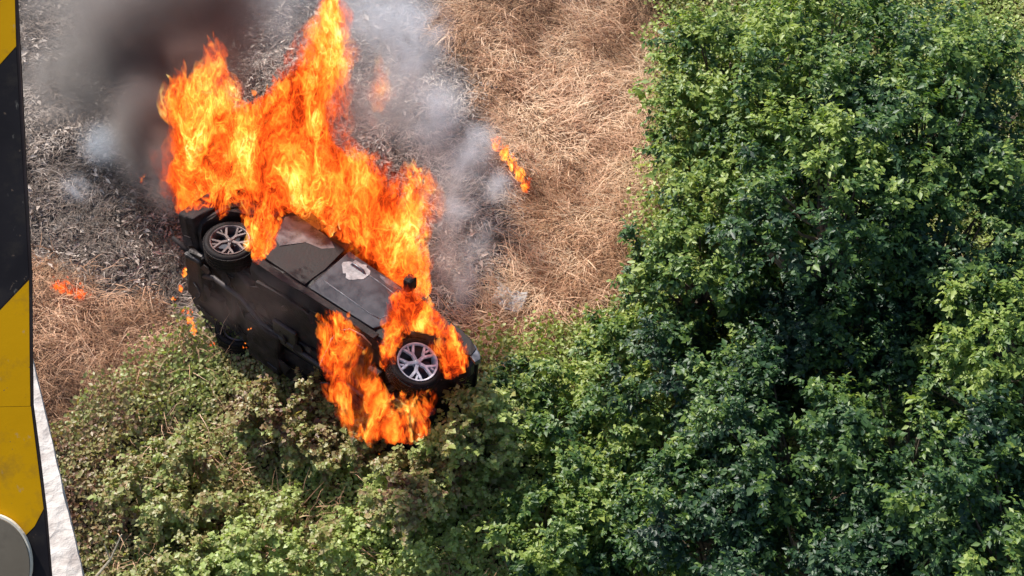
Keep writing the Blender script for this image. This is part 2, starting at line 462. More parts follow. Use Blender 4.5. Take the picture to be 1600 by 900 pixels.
def make_tree(name, px, py, h, rad, label, group, nleaf, leaf=(0.038, 0.078), tint=0.55, spread=0.25, clumps=64, mat='leaf', trunk=0.07, flat=0.85, cat='tree', tip=0.0):
    top = on_ground(px, py, h)                       # middle of the crown's upper side
    gz = float(ground_z(top.x, top.y))
    rx, ry, rz = rad, rad * 0.95, min(rad * flat, h * 0.62)
    cz = gz + h - rz
    root = empty(name, (top.x, top.y, gz)); nleaf = int(nleaf * 1.75)
    tag(root, label, cat, group)
    rg = np.random.default_rng(int(px * 7 + py * 13))
    cc = np.array([0, 0, cz - gz])
    d = unit(rg.normal(size=(clumps * 3, 3))); d = d[d[:, 2] > -0.45][:clumps]
    lump = 0.55 + 0.8 * (vnoise(d * 1.0, 1.9, int(px) % 19))
    cen = cc + d * np.array([rx, ry, rz]) * lump[:, None] * rg.uniform(0.55, 1.0, len(d))[:, None]
    cr = rg.uniform(0.5, 1.5, len(d)) * spread * rad
    # trunk and limbs
    bm = bmesh.new()
    tp = Vector((rg.uniform(-.15, .15), rg.uniform(-.15, .15), cc[2] - rz * 0.35))
    add_tube(bm, [(0, 0, -0.15), (tp.x * .3, tp.y * .4, tp.z * .45), tp, (tp.x * 1.2, tp.y, cc[2] + rz * .3)], [trunk, trunk * .75, trunk * .5, trunk * .15], 7)
    tr = bm_obj('trunk', bm, M['bark'], root)
    bm = bmesh.new()
    for k in range(0, len(cen), 2):
        s = tp * rg.uniform(.6, 1.0); e = Vector(cen[k]); m = s.lerp(e, .5) + Vector((0, 0, -.06 * rad))
        add_tube(bm, [s, m, e], [trunk * .38, trunk * .22, .006], 5, False)
    bl = bm_obj('limbs', bm, M['bark'], root); bl['kind'] = 'stuff'
    # leaves in pairs along the twigs of every clump
    w = cr ** 2; w = w / w.sum()
    ci = rg.choice(len(cen), nleaf, p=w)
    NT_ = 15
    td_ = unit(rg.normal(size=(len(cen), NT_, 3)) + 0.9 * d[:, None, :] + np.array([0, 0, .35]))
    tl_ = rg.uniform(.55, 1.45, (len(cen), NT_))
    ti_ = rg.integers(0, NT_, nleaf)
    dd = td_[ci, ti_]; q = rg.random(nleaf) ** .75
    rr = cr[ci] * tl_[ci, ti_] * (0.15 + .95 * q)
    pos = cen[ci] + dd * rr[:, None] + np.array([0, 0, -.18]) * (rr ** 2)[:, None] + rg.normal(size=(nleaf, 3)) * .012
    sid = unit(np.cross(dd, np.array([0, 0, 1.0]) + rg.normal(size=(nleaf, 3)) * .35)) * rg.choice([-1, 1], nleaf)[:, None]
    fw = dd * rg.uniform(.3, 1.0, nleaf)[:, None] + sid * rg.uniform(.3, 1.0, nleaf)[:, None] + rg.normal(size=(nleaf, 3)) * .25
    nrm = unit(np.array([0, 0, 1.0]) + .45 * dd + rg.normal(size=(nleaf, 3)) * .5); fw = fw - (fw * nrm).sum(-1, keepdims=True) * nrm
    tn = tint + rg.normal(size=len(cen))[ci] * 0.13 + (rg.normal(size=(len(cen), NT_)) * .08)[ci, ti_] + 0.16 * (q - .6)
    if tip: tn = tn + tip * sstep(0.2, 1.0, (pos[:, 2] - cc[2]) / rz)  # lightens upper leaves: young growth plus sunlit tops painted in
    sz = rg.uniform(*leaf, nleaf) * (1.0 - .3 * q * rg.random(nleaf)) * np.exp(rg.normal(size=nleaf) * .22)
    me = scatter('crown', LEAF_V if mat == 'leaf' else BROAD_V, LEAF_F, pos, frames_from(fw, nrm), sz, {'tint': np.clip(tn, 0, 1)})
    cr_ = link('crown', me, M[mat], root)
    return root

TREES = 'broadleaf trees along the right of the slope'
SHR = 'green shrubs at the edge of the dry grass'
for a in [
 # px, py, height, radius, label, leaves, tint and tip (sun and shade of the wood painted in)
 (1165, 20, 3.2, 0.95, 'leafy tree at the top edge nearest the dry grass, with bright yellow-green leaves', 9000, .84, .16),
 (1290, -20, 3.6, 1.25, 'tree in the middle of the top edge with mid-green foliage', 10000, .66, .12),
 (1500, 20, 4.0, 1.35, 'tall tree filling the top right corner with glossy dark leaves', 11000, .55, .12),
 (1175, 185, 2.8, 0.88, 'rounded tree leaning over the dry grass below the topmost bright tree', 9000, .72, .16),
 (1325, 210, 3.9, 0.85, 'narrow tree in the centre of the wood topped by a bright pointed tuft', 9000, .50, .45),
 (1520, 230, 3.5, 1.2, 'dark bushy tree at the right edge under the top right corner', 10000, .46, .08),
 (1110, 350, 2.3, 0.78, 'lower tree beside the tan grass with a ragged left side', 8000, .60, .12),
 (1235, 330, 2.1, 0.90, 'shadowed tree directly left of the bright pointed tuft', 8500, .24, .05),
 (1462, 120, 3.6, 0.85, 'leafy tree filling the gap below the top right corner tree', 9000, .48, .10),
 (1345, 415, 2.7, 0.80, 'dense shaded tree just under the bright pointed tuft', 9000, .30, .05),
 (1420, 400, 2.4, 1.0, 'darkest tree deep in the middle of the wood', 9500, .14, .02),  # very low tint paints in the deep shade here
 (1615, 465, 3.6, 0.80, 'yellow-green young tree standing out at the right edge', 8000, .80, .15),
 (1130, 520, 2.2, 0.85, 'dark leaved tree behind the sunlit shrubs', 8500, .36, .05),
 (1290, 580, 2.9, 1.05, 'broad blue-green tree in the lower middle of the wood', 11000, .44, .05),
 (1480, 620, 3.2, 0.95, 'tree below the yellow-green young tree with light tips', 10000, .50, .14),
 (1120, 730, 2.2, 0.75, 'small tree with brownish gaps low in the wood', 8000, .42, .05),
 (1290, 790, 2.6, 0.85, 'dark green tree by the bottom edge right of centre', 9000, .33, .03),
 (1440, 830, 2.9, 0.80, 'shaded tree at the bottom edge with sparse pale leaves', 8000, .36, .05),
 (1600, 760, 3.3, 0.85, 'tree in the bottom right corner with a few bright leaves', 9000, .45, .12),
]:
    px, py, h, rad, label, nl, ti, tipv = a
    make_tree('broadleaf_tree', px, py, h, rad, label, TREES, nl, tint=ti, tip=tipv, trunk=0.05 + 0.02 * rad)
for a in [
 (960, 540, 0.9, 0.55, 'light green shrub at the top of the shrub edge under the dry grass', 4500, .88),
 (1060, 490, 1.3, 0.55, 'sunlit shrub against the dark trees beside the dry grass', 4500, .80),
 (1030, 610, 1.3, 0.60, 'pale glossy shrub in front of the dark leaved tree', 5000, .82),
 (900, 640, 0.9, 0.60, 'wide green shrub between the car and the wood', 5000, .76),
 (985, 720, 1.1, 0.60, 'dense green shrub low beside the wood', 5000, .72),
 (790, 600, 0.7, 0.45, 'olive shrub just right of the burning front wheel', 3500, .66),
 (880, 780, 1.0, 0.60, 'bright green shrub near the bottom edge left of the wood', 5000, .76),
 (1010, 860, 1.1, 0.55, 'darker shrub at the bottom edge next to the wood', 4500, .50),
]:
    px, py, h, rad, label, nl, ti = a
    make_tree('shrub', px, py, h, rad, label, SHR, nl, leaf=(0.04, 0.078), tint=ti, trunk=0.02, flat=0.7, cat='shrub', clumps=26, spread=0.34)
BR = 'bramble bushes at the foot of the slope'
for a in [
 (430, 618, 0.80, 0.45, 'brownish bramble bush directly under the rear of the car', 3500, .38),
 (260, 720, 0.70, 0.60, 'dull grey-green bramble bush in the shade near the parapet', 4500, .50),
 (515, 650, 0.80, 0.40, 'bramble bush with reddish stems below the car', 3500, .42),
 (640, 800, 0.75, 0.60, 'fresh green bramble bush below the flames', 4500, .95),
 (430, 830, 0.75, 0.60, 'olive bramble bush near the bottom edge', 4500, .80),
 (740, 690, 0.65, 0.50, 'bramble bush with yellowed leaves by the lower flames', 3500, .80),
 (728, 622, 1.45, 0.46, 'olive bramble bush standing against the nose of the car', 3500, .82),
 (640, 728, 1.05, 0.46, 'bramble bush hiding the lower front corner of the car', 3500, .45),
 (250, 860, 0.70, 0.50, 'bramble bush beside the bare twig at the bottom left', 3500, .60),
]:
    px, py, h, rad, label, nl, ti = a
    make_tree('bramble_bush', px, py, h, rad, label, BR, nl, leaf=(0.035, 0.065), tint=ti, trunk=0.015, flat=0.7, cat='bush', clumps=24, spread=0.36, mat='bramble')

# bare twigs
def twig(pts, rad, label, forks=()):
    bm = bmesh.new(); add_tube(bm, pts, rad, 6)
    for f in forks: add_tube(bm, f, [rad[1] * .7, rad[-1] * .6], 5)
    o = bm_obj('bare_twig', bm, M['twig']); tag(o, label, 'twig', 'bare twigs sticking out of the brambles')
a = on_ground(130, 925, .35); b = on_ground(172, 875, .75); c_ = on_ground(190, 835, 1.0)
twig([a, b, c_], [.014, .012, .006], 'forked pale twig curving up from the brambles by the parapet', [[b, on_ground(163, 850, .95)]])
a = on_ground(706, 730, .3); b = on_ground(704, 690, .6); c_ = on_ground(698, 640, .85)
twig([a, b, c_], [.010, .008, .005], 'thin upright twig right of the lower flames')
a = on_ground(505, 640, .3); b = on_ground(520, 670, .5); c_ = on_ground(512, 720, .45)
twig([a, b, c_], [.008, .008, .005], 'thin arching stem in the brambles below the car')

# ------------------------------------------------------------------ the overturned car
M['charred'] = mat_simple('charred_paint', (0.003, 0.002, 0.002), (0.030, 0.021, 0.020), 7, (0.5, 0.8), 0.0, 0.3, 0.008, spec=.25)
M['door_paint'] = mat_simple('scorched_dark_paint', (0.008, 0.008, 0.012), (0.026, 0.025, 0.036), 5, (0.3, 0.55), 0.0, 0.25, 0.006)
M['under'] = mat_simple('sooty_underbody', (0.003, 0.002, 0.002), (0.036, 0.024, 0.023), 7, (0.6, 0.85), 0.0, 0.6, 0.012, spec=.2)
M['under_grey'] = mat_simple('heat_shield', (0.02, 0.016, 0.016), (0.06, 0.048, 0.048), 7, (0.45, 0.65), 0.5, 0.5, 0.01)
M['rubber'] = mat_simple('burnt_rubber', (0.006, 0.004, 0.004), (0.018, 0.012, 0.011), 12, (0.6, 0.85), 0.0, 0.5, 0.006, spec=.2)
M['alloy'] = mat_simple('sooty_alloy', (0.24, 0.25, 0.28), (0.66, 0.68, 0.74), 12, (0.35, 0.55), 0.15, 0.15, 0.003)
M['alloy_brown'] = mat_simple('scorched_alloy', (0.045, 0.032, 0.030), (0.18, 0.13, 0.12), 9, (0.4, 0.6), 0.3, 0.2, 0.003)
M['dark_metal'] = mat_simple('dark_disc', (0.012, 0.012, 0.018), (0.05, 0.05, 0.065), 9, (0.35, 0.5), 0.5, 0.15, 0.003)
M['ash_white'] = mat_simple('white_ash', (0.16, 0.15, 0.15), (0.42, 0.40, 0.39), 14, (0.7, 0.9), 0, 0.7, 0.01)
M['sooty_glass'] = mat_simple('sooty_glass', (0.03, 0.024, 0.024), (0.17, 0.14, 0.14), 6, (0.2, 0.45), 0.0, 0.2, 0.004)
M['trim'] = mat_simple('light_trim', (0.05, 0.05, 0.055), (0.16, 0.16, 0.18), 11, (0.3, 0.5), 0.4, 0.2, 0.003)

def camvec(v): return (CR * v[0] + CU * v[1] + CB * v[2]).normalized()
ax = camvec((0.80, -0.485, 0.36))               # forward
bx = camvec((0.05, 0.66, 0.75))                 # towards the car's right side (faces the sky)
bx = (bx - ax * bx.dot(ax)).normalized()
cx = bx.cross(ax) * -1                          # candidate for up
cx = cx if cx.dot(camvec((0.61, 0.56, -0.56))) > 0 else -cx
by_ = -bx                                       # car's left
if ax.cross(by_).dot(cx) < 0: print('handedness?')
WB = 2.62; HT = 0.84
fpt = on_ground(640, 705, 0.0)                  # where the lower front corner touches the slope
front_depth = (fpt - CP).dot(-CB) - 1.72 * 0.75 - 0.1
front_c = at(648, 563, front_depth)
org = front_c - ax * WB + by_ * HT              # rear axle middle
KS = 0.93
org = front_c - ax * WB * KS + by_ * HT * KS
CM = Matrix(((ax.x, by_.x, cx.x, org.x), (ax.y, by_.y, cx.y, org.y), (ax.z, by_.z, cx.z, org.z), (0, 0, 0, 1))) @ Matrix.Scale(KS, 4)
def car_px(p):
    q = CM @ Vector(p); u, v = project([list(q)]); return round(float(u[0])), round(float(v[0])), round((q - CP).dot(-CB), 2), round(q.z - float(ground_z(q.x, q.y)), 2)
for nm, p in (('rear wheel', (0, -HT, 0)), ('front wheel', (WB, -HT, 0)), ('rear left', (0, HT, 0)), ('front left', (WB, HT, 0)), ('belt mid', (1.3, -.9, .65)), ('roof', (1.2, -.7, 1.1)), ('bumper lower', (-.7, .9, 0)), ('nose', (3.4, -.6, .4))):
    print('CAR', nm, car_px(p))

car = empty('burning_car'); car.matrix_world = CM
tag(car, 'burnt out black car lying on its left side in flames with its underside showing', 'car')

def loft(bm, stations, cap=True):
    rings = [[bm.verts.new((x, y, z)) for y, z in prof] for x, prof in stations]
    n = len(rings[0])
    for a, b in zip(rings, rings[1:]):
        for k in range(n): bm.faces.new((a[k], a[(k + 1) % n], b[(k + 1) % n], b[k]))
    if cap: bm.faces.new(rings[0]); bm.faces.new(rings[-1][::-1])
def body_prof(w, zb, zt):
    half = [(0.0, zb), (w * .5, zb), (w * .84, zb + .01), (w * .95, zb + .06), (w * .99, zb + .15), (w, zb + (zt - zb) * .45), (w * .985, zb + (zt - zb) * .72), (w * .95, zt - .07), (w * .90, zt - .015), (w * .82, zt), (0.0, zt)]
    left = [(y, z) for y, z in half]
    right = [(-y, z) for y, z in half[-2:0:-1]]
    return left + right
st = [(-.70, .60, .10, .40), (-.66, .74, .02, .60), (-.52, .84, -.04, .72), (-.25, .89, -.10, .76), (.2, .905, -.12, .75), (.8, .905, -.13, .72), (1.4, .905, -.13, .69), (2.0, .905, -.13, .665), (2.25, .90, -.13, .64), (2.5, .89, -.12, .615), (2.66, .86, .10, .59), (2.90, .80, .33, .56), (3.03, .72, .36, .52)]
bm = bmesh.new(); loft(bm, [(x, body_prof(w, zb, zt)) for x, w, zb, zt in st])
body = bm_obj('body', bm, M['charred'], car)
cut = []
for x in (0, WB):
    for s in (-1, 1):
        bm = bmesh.new(); prof = [(.405, -.14), (.405, .14)]
        r = add_lathe(bm, [(.405, -.16), (.405, .16)], 32); bm.faces.new(r[0]); bm.faces.new(r[1][::-1])
        co_ = bm_obj('cutter', bm, M['rubber']); co_.matrix_world = CM @ Matrix.Translation((x, s * .80, -.02))
        md = body.modifiers.new('arch', 'BOOLEAN'); md.object = co_; md.operation = 'DIFFERENCE'; md.solver = 'FAST'; cut.append(co_)
bpy.context.view_layer.update()
dg = bpy.context.evaluated_depsgraph_get()
nm_ = bpy.data.meshes.new_from_object(body.evaluated_get(dg)); body.modifiers.clear(); body.data = nm_
for o in cut: bpy.data.objects.remove(o)
for p_ in body.data.polygons: p_.use_smooth = False

def plate(name, outline, y, th, mat, parent=car, bev=.008):
    """flat plate on the right side; outline (x,z)"""
    bm = bmesh.new(); add_prism(bm, outline, y, y - th)
    return bm_obj(name, bm, mat, parent, bevel=bev)
SY = -.903
# doors and their trim
rd = plate('door', [(.42, .02), (1.10, .0), (1.12, .30), (1.10, .66), (.28, .71), (.22, .45), (.36, .30)], SY, .016, M['charred'])
fd = plate('door', [(1.16, .0), (2.06, .0), (2.13, .12), (2.14, .40), (2.05, .60), (1.98, .635), (1.15, .665)], SY, .020, M['door_paint'])
fd['label'] = 'glossy dark front door with a pale scorched patch'
def strip(parent, pts, r, mat, name='trim_strip'):
    bm = bmesh.new(); add_tube(bm, pts, r, 6); return bm_obj(name, bm, mat, parent, True)
strip(fd, [(1.22, SY - .022, .17), (1.55, SY - .024, .15), (1.9, SY - .024, .13), (2.02, SY - .022, .14)], .006, M['trim'])
strip(fd, [(2.02, SY - .022, .14), (2.07, SY - .022, .26), (2.06, SY - .022, .42), (1.98, SY - .022, .50), (1.72, SY - .022, .53), (1.5, SY - .022, .54)], .005, M['trim'], 'seam')
bm = bmesh.new(); add_tube(bm, [(1.30, SY - .02, .53), (1.32, SY - .055, .535), (1.47, SY - .055, .53), (1.49, SY - .02, .525)], .013, 8)
bm_obj('handle', bm, M['trim'], fd, True)
rg = random.Random(5)
def blob(cx_, cz_, rx_, rz_, n=18, j=.3):
    return [(cx_ + rx_ * (1 + rg.uniform(-j, j)) * math.cos(2 * math.pi * k / n), cz_ + rz_ * (1 + rg.uniform(-j, j)) * math.sin(2 * math.pi * k / n)) for k in range(n)]
a_ = plate('scorched_patch', blob(1.38, .50, .15, .13, 20, .25), SY - .0202, .006, M['ash_white'], fd, 0)
plate('bare_metal_patch', [(.27, .60), (.36, .70), (.86, .675), (1.0, .60), (.90, .50), (.70, .46), (.52, .24), (.40, .30)], SY - .0165, .004, M['sooty_glass'], rd, 0)
plate('scorched_patch', blob(1.80, .60, .16, .03, 14, .3), SY - .0202, .004, M['trim'], fd, 0)
plate('sill_panel', [(.42, -.10), (2.14, -.10), (2.14, -.02), (.42, -.015)], SY + .012, .03, M['under'])
plate('fender', [(2.19, .38), (2.16, .62), (2.6, .60), (2.9, .57), (3.04, .50), (3.06, .38), (2.96, .34), (2.80, .42), (2.55, .45), (2.32, .41)], SY + .022, .016, M['charred'])
plate('rear_fender', [(-.40, .05), (-.44, .4), (-.40, .70), (.2, .74), (.16, .46), (.30, .34), (.2, .42), (0, .46), (-.2, .42), (-.34, .30)], SY + .02, .014, M['charred'])
plate('front_bumper_edge', [(2.80, .56), (3.02, .53), (3.16, .42), (3.14, .34), (3.06, .36), (2.96, .46)], -.84, .05, M['trim'])
# hood, roof, pillars, windows
bm = bmesh.new(); loft(bm, [(2.05, [(-.80, .64), (.80, .64), (.80, .67), (-.80, .67)]), (2.6, [(-.79, .60), (.79, .60), (.79, .635), (-.79, .635)]), (2.95, [(-.76, .55), (.76, .55), (.76, .585), (-.76, .585)]), (3.06, [(-.66, .50), (.66, .50), (.66, .525), (-.66, .525)])])
bm_obj('hood', bm, M['charred'], car)
bm = bmesh.new(); loft(bm, [(-.2, [(-.54, .98), (.54, .98), (.54, 1.03), (-.54, 1.03)]), (.3, [(-.60, 1.08), (.60, 1.08), (.60, 1.12), (-.60, 1.12)]), (.9, [(-.61, 1.11), (.61, 1.11), (.61, 1.15), (-.61, 1.15)]), (1.45, [(-.58, 1.05), (.58, 1.05), (.58, 1.09), (-.58, 1.09)])])
bm_obj('roof', bm, M['charred'], car)
for s in (-1, 1):
    for pts in ([(2.1, s * .80, .63), (1.8, s * .70, .85), (1.45, s * .58, 1.07)], [(1.13, s * .84, .66), (1.08, s * .61, 1.09)], [(.30, s * .84, .70), (.25, s * .62, 1.07)], [(-.50, s * .78, .68), (-.36, s * .66, .85), (-.18, s * .55, 1.0)]):
        bm = bmesh.new(); add_tube(bm, pts, .032, 6); bm_obj('pillar', bm, M['charred'], car)
def window(pts, th=.01):
    bm = bmesh.new(); A = [Vector(p) for p in pts]
    nn = (A[1] - A[0]).cross(A[2] - A[0]).normalized() * th
    va = [bm.verts.new(p) for p in A]; vb = [bm.verts.new(p + nn) for p in A]; n = len(A)
    bm.faces.new(va); bm.faces.new(vb[::-1])
    for i in range(n): bm.faces.new((va[i], vb[i], vb[(i + 1) % n], va[(i + 1) % n]))
    return bm_obj('window', bm, M['sooty_glass'], car)
window([(.34, -.835, .73), (.62, -.835, .71), (.60, -.72, .93), (.30, -.70, .98)])
window([(-.40, -.80, .74), (.24, -.835, .73), (.20, -.66, 1.0), (-.16, -.62, .96)])
# bare shell metal that shows through the burnt rear door window
bm = bmesh.new(); add_box(bm, (.86, -.70, .80), (.26, .05, .22)); add_box(bm, (.78, -.60, .9), (.1, .3, .07)); bm_obj('seat_frame', bm, M['under_grey'], car, bevel=.01)
bm = bmesh.new(); add_box(bm, (1.98, -.97, .70), (.11, .18, .13)); bm_obj('wing_mirror', bm, M['charred'], car, bevel=.03)
for s in (-1, 1):
    bm = bmesh.new(); add_box(bm, (3.0, s * .62, .42), (.12, .20, .10)); bm_obj('headlight', bm, M['dark_metal'], car, bevel=.03)
    bm = bmesh.new(); add_box(bm, (-.66, s * .66, .52), (.09, .22, .12)); bm_obj('tail_light', bm, M['dark_metal'], car, bevel=.03)
# rear bumper and underside, which faces the viewer
bm = bmesh.new(); loft(bm, [(-.84, [(-.62, .04), (.62, .04), (.62, .36), (-.62, .36)]), (-.76, [(-.78, -.03), (.78, -.03), (.78, .42), (-.78, .42)]), (-.60, [(-.88, -.07), (.88, -.07), (.88, .44), (-.88, .44)]), (-.46, [(-.91, -.08), (.91, -.08), (.91, .42), (-.91, .42)])])
bm_obj('rear_bumper', bm, M['under'], car, bevel=.02)
def ubox(name, c_, s_, mat='under', bev=.012, rot=0):
    bm = bmesh.new(); add_box(bm, c_, s_, Matrix.Rotation(R(rot), 3, 'Z') if rot else None)
    return bm_obj(name, bm, M[mat], car, bevel=bev)
ubox('floor_panel', (1.3, -.46, -.145), (1.55, .52, .04))
ubox('floor_panel', (1.3, .46, -.145), (1.55, .52, .04))
ubox('centre_tunnel', (1.35, 0, -.15), (1.7, .26, .06), 'charred')
ubox('fuel_tank', (.62, .28, -.19), (.50, .72, .13), 'under', .035)
ubox('muffler', (-.42, -.1, -.16), (.26, .72, .15), 'under_grey', .045)
ubox('heat_shield', (.95, -.12, -.195), (.34, .34, .05), 'under_grey', .015)
ubox('cross_member', (2.25, 0, -.19), (.16, 1.16, .10), 'under', .02)
ubox('cross_member', (2.74, .1, -.10), (.08, 1.1, .10), 'charred', .02)
ubox('front_subframe', (2.6, 0, -.17), (.42, .72, .14), 'under', .02)
ubox('engine', (2.68, .1, -.08), (.46, .62, .26), 'dark_metal', .03)
ubox('spare_wheel_well', (-.28, .3, -.14), (.44, .44, .10), 'charred', .04)
bm = bmesh.new(); add_tube(bm, [(0, -.72, -.03), (.06, -.5, -.08), (.10, 0, -.10), (.06, .5, -.08), (0, .72, -.03)], .055, 8); bm_obj('rear_axle', bm, M['under'], car, True)
for s in (-1, 1):
    bm = bmesh.new(); add_tube(bm, [(.02, s * .62, -.06), (.25, s * .58, -.13), (.46, s * .56, -.16)], [.05, .045, .06], 7); bm_obj('trailing_arm', bm, M['under_grey'] if s > 0 else M['under'], car, True)
    bm = bmesh.new(); add_tube(bm, [(WB, s * .70, -.10), (WB - .1, s * .5, -.15), (WB - .22, s * .32, -.17)], [.03, .035, .05], 7); bm_obj('control_arm', bm, M['under'], car, True)
    bm = bmesh.new(); add_tube(bm, [(WB, s * .66, .0), (WB, s * .35, -.03)], .022, 7); bm_obj('drive_shaft', bm, M['trim'], car, True)
    pts = [(.12 + .05 * math.cos(a * .9), s * .5 + .05 * math.sin(a * .9), -.16 + .006 * a) for a in range(0, 36)]
    bm = bmesh.new(); add_tube(bm, pts, .009, 5); bm_obj('coil_spring', bm, M['charred'], car, True)
bm = bmesh.new(); add_tube(bm, [(2.4, .06, -.20), (1.9, .0, -.205), (1.2, -.02, -.205), (.6, -.08, -.21), (.3, -.3, -.21), (-.1, -.32, -.20), (-.3, -.2, -.18)], .032, 8); bm_obj('exhaust_pipe', bm, M['under_grey'], car, True)
bm = bmesh.new(); add_tube(bm, [(-.5, -.42, -.17), (-.7, -.44, -.14), (-.80, -.44, -.13)], .030, 8); bm_obj('tailpipe', bm, M['under'], car, True)
CMI = CM.inverted()
hp = [CMI @ at(*q) for q in ((590, 548, 14.75), (566, 524, 14.6), (546, 514, 14.5), (530, 517, 14.45), (518, 531, 14.42), (512, 545, 14.42), (505, 560, 14.45), (499, 572, 14.5))]
bm = bmesh.new(); add_tube(bm, hp, [.006, .008, .010, .007, .014, .008, .013, .006], 6); bm_obj('hanging_brake_line', bm, M['ash_white'], car, True)
def crumple(o, amp, scale, cuts=3):
    bm = bmesh.new(); bm.from_mesh(o.data)
    bmesh.ops.subdivide_edges(bm, edges=[e for e in bm.edges if e.calc_length() > .12], cuts=cuts, use_grid_fill=True)
    P_ = np.array([v.co[:] for v in bm.verts]); D = np.stack([fbm(P_, scale, 200 + k, 3) - .5 for k in range(3)], -1) * amp
    for v, d in zip(bm.verts, D): v.co += Vector(d)
    bm.to_mesh(o.data); bm.free()
for o_ in list(car.children):
    nb = o_.name.split('.')[0]
    if nb in ('rear_bumper', 'hood', 'roof', 'front_bumper_edge', 'fender', 'rear_fender', 'floor_panel', 'splash_guard', 'muffler', 'fuel_tank', 'spare_wheel_well', 'sill_panel', 'body', 'door'): crumple(o_, .10 if nb in ('rear_bumper', 'hood') else .02 if nb == 'door' else .075, 4.5)
bm = bmesh.new(); add_tube(bm, [(1.5, -.3, -.20), (1.85, .12, -.25), (2.3, .3, -.22)], .012, 5); bm_obj('brake_line', bm, M['charred'], car, True)

# burnt scraps hanging off the underside and sills
rs = random.Random(9)
for k in range(46):
    x_ = rs.uniform(-.6, 2.5); y_ = rs.uniform(-.85, .85)
    bm = bmesh.new()
    n_ = rs.randint(5, 8); r_ = rs.uniform(.04, .15)
    ring = [(r_ * rs.uniform(.5, 1.3) * math.cos(2 * math.pi * i / n_), r_ * rs.uniform(.5, 1.3) * math.sin(2 * math.pi * i / n_)) for i in range(n_)]
    add_prism(bm, ring, -.006, .006)
    m_ = Matrix.Translation((x_, y_, -.17 - rs.uniform(0, .06))) @ Matrix.Rotation(rs.uniform(0, 6.3), 4, 'Z') @ Matrix.Rotation(R(90) + rs.uniform(-.5, .5), 4, 'X')
    bmesh.ops.transform(bm, matrix=m_, verts=bm.verts)
    bm_obj('burnt_scrap', bm, M['under_grey'] if rs.random() < .25 else M['under'], car)
def wheel(x, side, steer, alloy):
    root = bpy.data.objects.new('wheel', None); C.objects.link(root); root.parent = car
    root.location = (x, side * .74, 0)
    root.rotation_euler = (0, 0, R(steer) + (0 if side < 0 else math.pi))
    bm = bmesh.new()
    add_lathe(bm, [(.216, -.105), (.240, -.120), (.264, -.116), (.279, -.10), (.287, -.06), (.289, 0), (.287, .06), (.279, .10), (.264, .118), (.240, .115), (.216, .10), (.205, 0), (.216, -.105)], 44)
    ty = bm_obj('tyre', bm, M['rubber'], root, True)
    bm = bmesh.new()
    for k in range(44):                      # tread blocks
        a = 2 * math.pi * k / 44
        for yy in (-.075, -.025, .025, .075):
            m_ = Matrix.Rotation(-a, 3, 'Y'); v = add_box(bm, (.289 * math.cos(a), yy, .289 * math.sin(a)), (.012, .040, .036), m_)
    td = bm_obj('tread', bm, M['rubber'], root); td['kind'] = 'stuff'
    bm = bmesh.new()
    add_lathe(bm, [(.218, -.122), (.220, -.108), (.203, -.098), (.187, -.06), (.182, .09), (.196, .1), (.192, -.06), (.199, -.108), (.207, -.122), (.218, -.122)], 44)
    bm_obj('rim', bm, M[alloy], root, True)
    bm = bmesh.new(); rr = add_lathe(bm, [(.165, -.02), (.165, .0)], 32); bm.faces.new(rr[0]); bm.faces.new(rr[1][::-1]); bm_obj('brake_disc', bm, M['dark_metal'], root)
    bm = bmesh.new(); rr = add_lathe(bm, [(.022, -.118), (.030, -.112), (.034, -.09), (.034, -.03)], 20); bm.faces.new(rr[0]); bm_obj('hub_cap', bm, M[alloy], root, True)
    for k in range(5):
        a = 2 * math.pi * k / 5 + .3
        bm = bmesh.new()
        def P_(r, t, y): return Vector((r * math.cos(a + t), y, r * math.sin(a + t)))
        def bar(r0, t0, r1, t1, w0, w1, y0, y1):
            p0, p1 = P_(r0, t0, y0), P_(r1, t1, y1); d = (p1 - p0).normalized(); s_ = d.cross(Vector((0, 1, 0))).normalized()
            vs = []
            for p_, w_ in ((p0, w0), (p1, w1)):
                vs += [bm.verts.new(p_ + s_ * w_ * .5 + Vector((0, .028, 0))), bm.verts.new(p_ + s_ * w_ * .36), bm.verts.new(p_ - s_ * w_ * .36), bm.verts.new(p_ - s_ * w_ * .5 + Vector((0, .028, 0)))]
            for i in range(4): bm.faces.new((vs[i], vs[(i + 1) % 4], vs[4 + (i + 1) % 4], vs[4 + i]))
            bm.faces.new(vs[:4][::-1]); bm.faces.new(vs[4:])
        bar(.026, 0, .105, 0, .044, .040, -.108, -.108)
        bar(.095, .02, .204, .34, .036, .028, -.1075, -.112)
        bar(.095, -.02, .204, -.30, .036, .028, -.107, -.112)
        bar(.150, .12, .204, .04, .024, .022, -.105, -.110)
        bm_obj('spoke', bm, M[alloy], root)
    return root
wheel(0, -1, 0, 'alloy_brown'); wheel(WB, -1, 20, 'alloy'); wheel(0, 1, 0, 'alloy_brown'); wheel(WB, 1, 20, 'alloy_brown')

